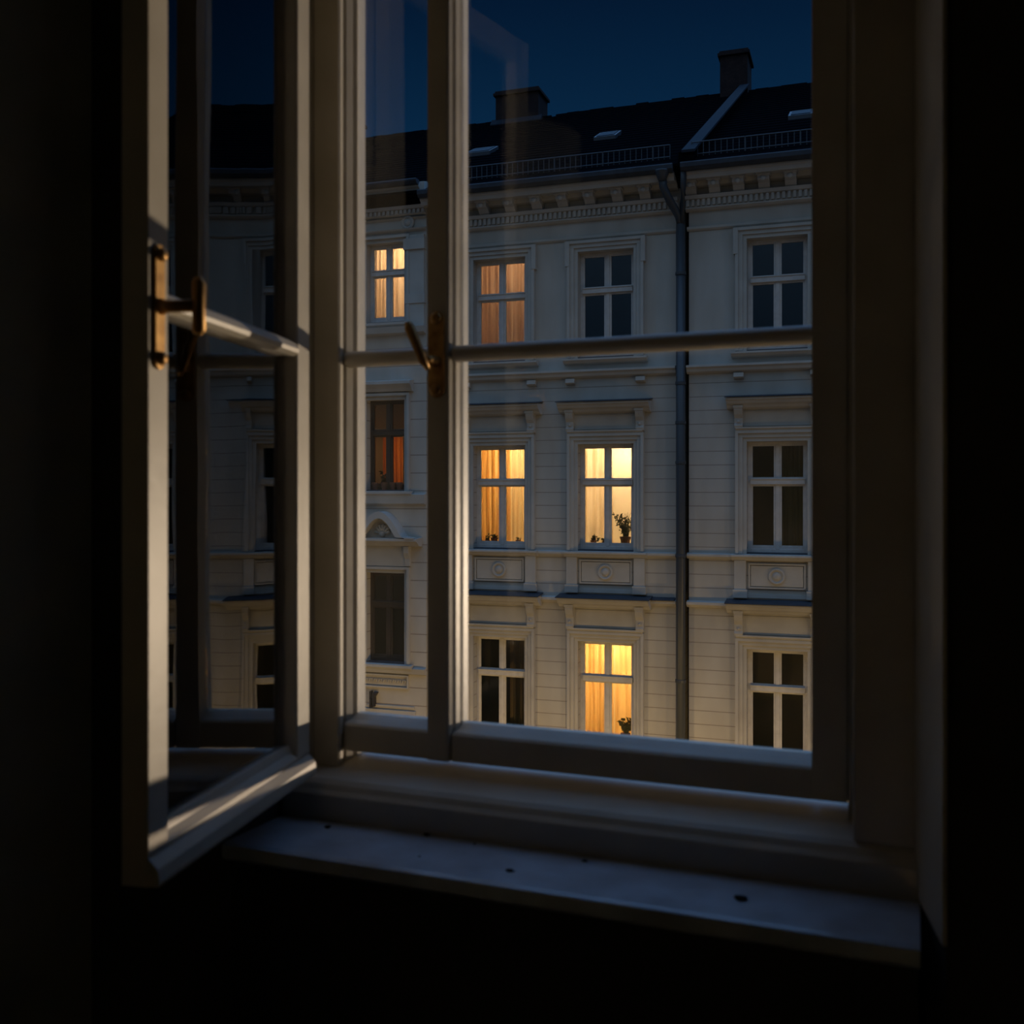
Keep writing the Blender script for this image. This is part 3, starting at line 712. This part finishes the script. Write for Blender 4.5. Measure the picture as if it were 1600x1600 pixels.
for pz in (430, 600, 661, 723, 868, 1062):
    MB().lathe(None, [(.094,-.03),(.100,-.025),(.100,.025),(.094,.03)], 14, Matrix.Translation((0,-.14,Z(1065,pz)))).box(-.02,.02,-.10,0,Z(1065,pz)-.015,Z(1065,pz)+.015).build('pipe_clip', M['pipe'], dp)

# ---------------- street
struct(MB().box(-60, 60, YO, 60, GROUND-.3, GROUND).build('ground', M['asphalt']))

# ---------------- curtains
yc = .24+.42
def cz(op, root, f0, f1, material, label, folds=7, **k):
    a, c, e, g = op; W = c-a; return curtain(root, a-.1+(W+.2)*f0, a-.1+(W+.2)*f1, e+.02, g+.1, yc, material, label, folds, **k)
cz(opsM[(0,0)], mid, 0, .52, M['rose'], 'dim rose curtain in the left half of the top window beside the mullion', 5)
cz(opsM[(0,0)], mid, .53, 1, M['rose'], 'dim rose curtain in the right half of the top window beside the mullion', 4)
cz(opsM[(0,1)], mid, 0, .50, M['amber'], 'gathered amber curtain, left half of the middle-row window beside the mullion', 6, amp=.05)
cz(opsM[(0,1)], mid, .52, 1, M['sheer'], 'pale gold curtain, right half of the middle-row window beside the mullion', 5)
cz(opsM[(1,1)], mid, 0, .50, M['sheer'], 'thin cream curtain in the brightest window, left of the branching plant', 4, amp=.02)
cz(opsM[(1,2)], mid, 0, .50, M['amber'], 'glowing gold curtain, left half of the lowest lit window', 6)
cz(opsM[(1,2)], mid, .52, 1, M['amber'], 'glowing gold curtain, right half of the lowest lit window', 4, amp=.02)
cz(opsL[(0,0)], left, 0, .50, M['sheer'], 'peach-lit curtain, left half of the far left top window', 5, amp=.02)
cz(opsL[(0,0)], left, .52, 1, M['sheer'], 'peach-lit curtain, right half of the far left top window', 3, amp=.015)
cz((opsL[(0,1)][0],opsL[(0,1)][1],opsL[(0,1)][2],opsL[(0,1)][2]+.62*(opsL[(0,1)][3]-opsL[(0,1)][2])), left, .12, .56, M['orange'], 'orange curtain glowing in the brown window below the bright far left window', 5)
cz(opsR[(0,1)], right, .5, 1, M['brown'], 'brown curtain in the dark middle-row window right of the downpipe', 5)
cz(opsM[(0,2)], mid, .5, 1, M['brown'], 'brown curtain in the dark lowest window beside the mullion', 5)

# ---------------- plants and pots on the window boards
def plant(root, x, z, label, r=.07, h=.3, leaves=30, spread=.16, ls=.05, cat='potted plant', seed=1, bare=0):
    t = tag(empty('potted_plant', root.matrix_basis @ Vector((x, .36, z)), FA), label, cat)
    MB().lathe(None, [(r*.7,0),(r,r*1.5),(r*1.1,r*1.5),(r*1.1,r*1.9),(r*.9,r*1.9)], 14, Matrix.Identity(4)).build('pot', M['pot'], t, smooth=False)
    rnd = random.Random(seed); st = MB(); lf = MB()
    for k in range(max(4, leaves//6)):
        a = rnd.uniform(0, 2*PI); rr = rnd.uniform(.2,1)*spread; hh = h*rnd.uniform(.5,1)
        top = Vector((rr*math.cos(a), rr*.6*math.sin(a), r*1.8+hh)); base = Vector((0,0,r*1.7)); md = (base+top)/2+Vector((rnd.uniform(-.04,.04),0,.05))
        st.tube([base, md, top], [.006,.005,.003], 5)
        for q in range(6):
            f = rnd.uniform(.35,1) if bare else rnd.uniform(.1,1); p = base.lerp(top, f)+Vector((rnd.uniform(-.04,.04), rnd.uniform(-.04,.04), rnd.uniform(-.03,.03)))
            s_ = ls*rnd.uniform(.6,1.2); mt = Matrix.Translation(p) @ Matrix.Rotation(rnd.uniform(0,2*PI),4,'Y') @ Matrix.Rotation(rnd.uniform(-.8,.8),4,'X')
            P = [mt @ Vector(v) for v in ((-s_,0,0),(-s_*.2,.0,s_*.45),(s_,0,0),(-s_*.2,.0,-s_*.45))]
            lf.quad(*P)
    st.build('stems', M['leaf'], t); lf.build('foliage', M['leaf'], t, fix=False)
    return t
a, c, e, g = opsM[(1,1)]; bz = e+.075
plant(mid, sB+.30, bz, 'branching houseplant silhouetted in the brightest window', .10, .50, 190, .27, .036, seed=5, bare=0)
plant(mid, sB-.33, bz, 'small rounded plant in the left corner of the brightest window', .06, .10, 30, .09, .04, seed=2)
plant(mid, sB-.12, bz, 'low plant at the middle of the brightest window', .045, .06, 24, .10, .035, seed=3)
a, c, e, g = opsM[(0,1)]
plant(mid, sA-.38, bz, 'tiny plant in the left corner of the amber-curtained window', .045, .12, 18, .06, .03, seed=4)
plant(mid, sA-.24, bz, 'round bushy pot in the amber-curtained window, beside the tiny plant', .07, .05, 30, .07, .04, seed=6)
plant(mid, sA+.27, bz, 'small lone pot at the right of the amber-curtained window', .05, .03, 8, .03, .02, seed=7)
a, c, e, g = opsM[(1,2)]; bz = e+.075
plant(mid, sB+.30, bz, 'bushy plant at the foot of the lowest lit window', .09, .34, 130, .24, .05, seed=8)
a, c, e, g = opsL[(0,1)]
plant(left, lc-.2, e+.075, 'dark plant before the orange curtain of the far left window', .06, .26, 50, .13, .045, seed=9)
for k, dx in enumerate((-.26, -.06, .14, .28)):
    t = MB().lathe(None, [(.045,0),(.065,.12),(.07,.12),(.07,.15),(.055,.15)], 12, Matrix.Identity(4)).build('flower_pot', M['pot'])
    t.location = left.matrix_basis @ Vector((lc+dx, .06, e+.025)); 
    tag(t, ('flower pot outside the brown far left window, '+('furthest left','second from the left','second from the right','furthest right')[k]+' of four'), 'flower pot', 'pots outside the brown window')

# ---------------- street lamps, out of the photo's view to the right and below
def street_lamp(x, y, ztop, power, label, spot=False, aim=None, col=WARM):
    t = tag(empty('street_lamp', (x, y, GROUND)), label, 'street lamp')
    h = ztop-GROUND
    MB().tube([(0,0,0),(0,0,1.2),(0,0,1.25),(0,0,h+.12)], [.11,.10,.06,.045], 12).build('pole', M['iron'], t, smooth=True)
    MB().tube([(0,0,h+.1),(0,-.3,h+.28),(0,-.62,h+.22)], .03, 8).build('arm', M['iron'], t, smooth=True)
    MB().lathe(None, [(.03,.24),(.10,.20),(.22,.13),(.24,.11)], 18, Matrix.Translation((0,-.62,h))).build('lamp_shade', M['iron'], t, smooth=True)
    lamp_light('street_light', 'SPOT' if spot else 'POINT', (0,-.62,h), power, col, .09, t, aim, math.radians(50) if spot else None)
LX, LY, LZ = 5.4, 14.0, EYE-1.30
street_lamp(LX, LY, LZ, FLOOD_W, 'tall street lamp shining across at the open window', True, Vector((-.95,1.6,EYE-.1))-Vector((LX,LY-.62,LZ)), (1.0,.76,.54))
for sx_, lab in ((-9.5,'low street lamp farthest along the street to the left'), (-2.0,'low street lamp below the mullion window column'), (5.5,'low street lamp below the dark windows'), (13,'low street lamp farthest along the street to the right')):
    street_lamp(sx_, 12.0, EYE-7.2, STREET_W*3, lab)
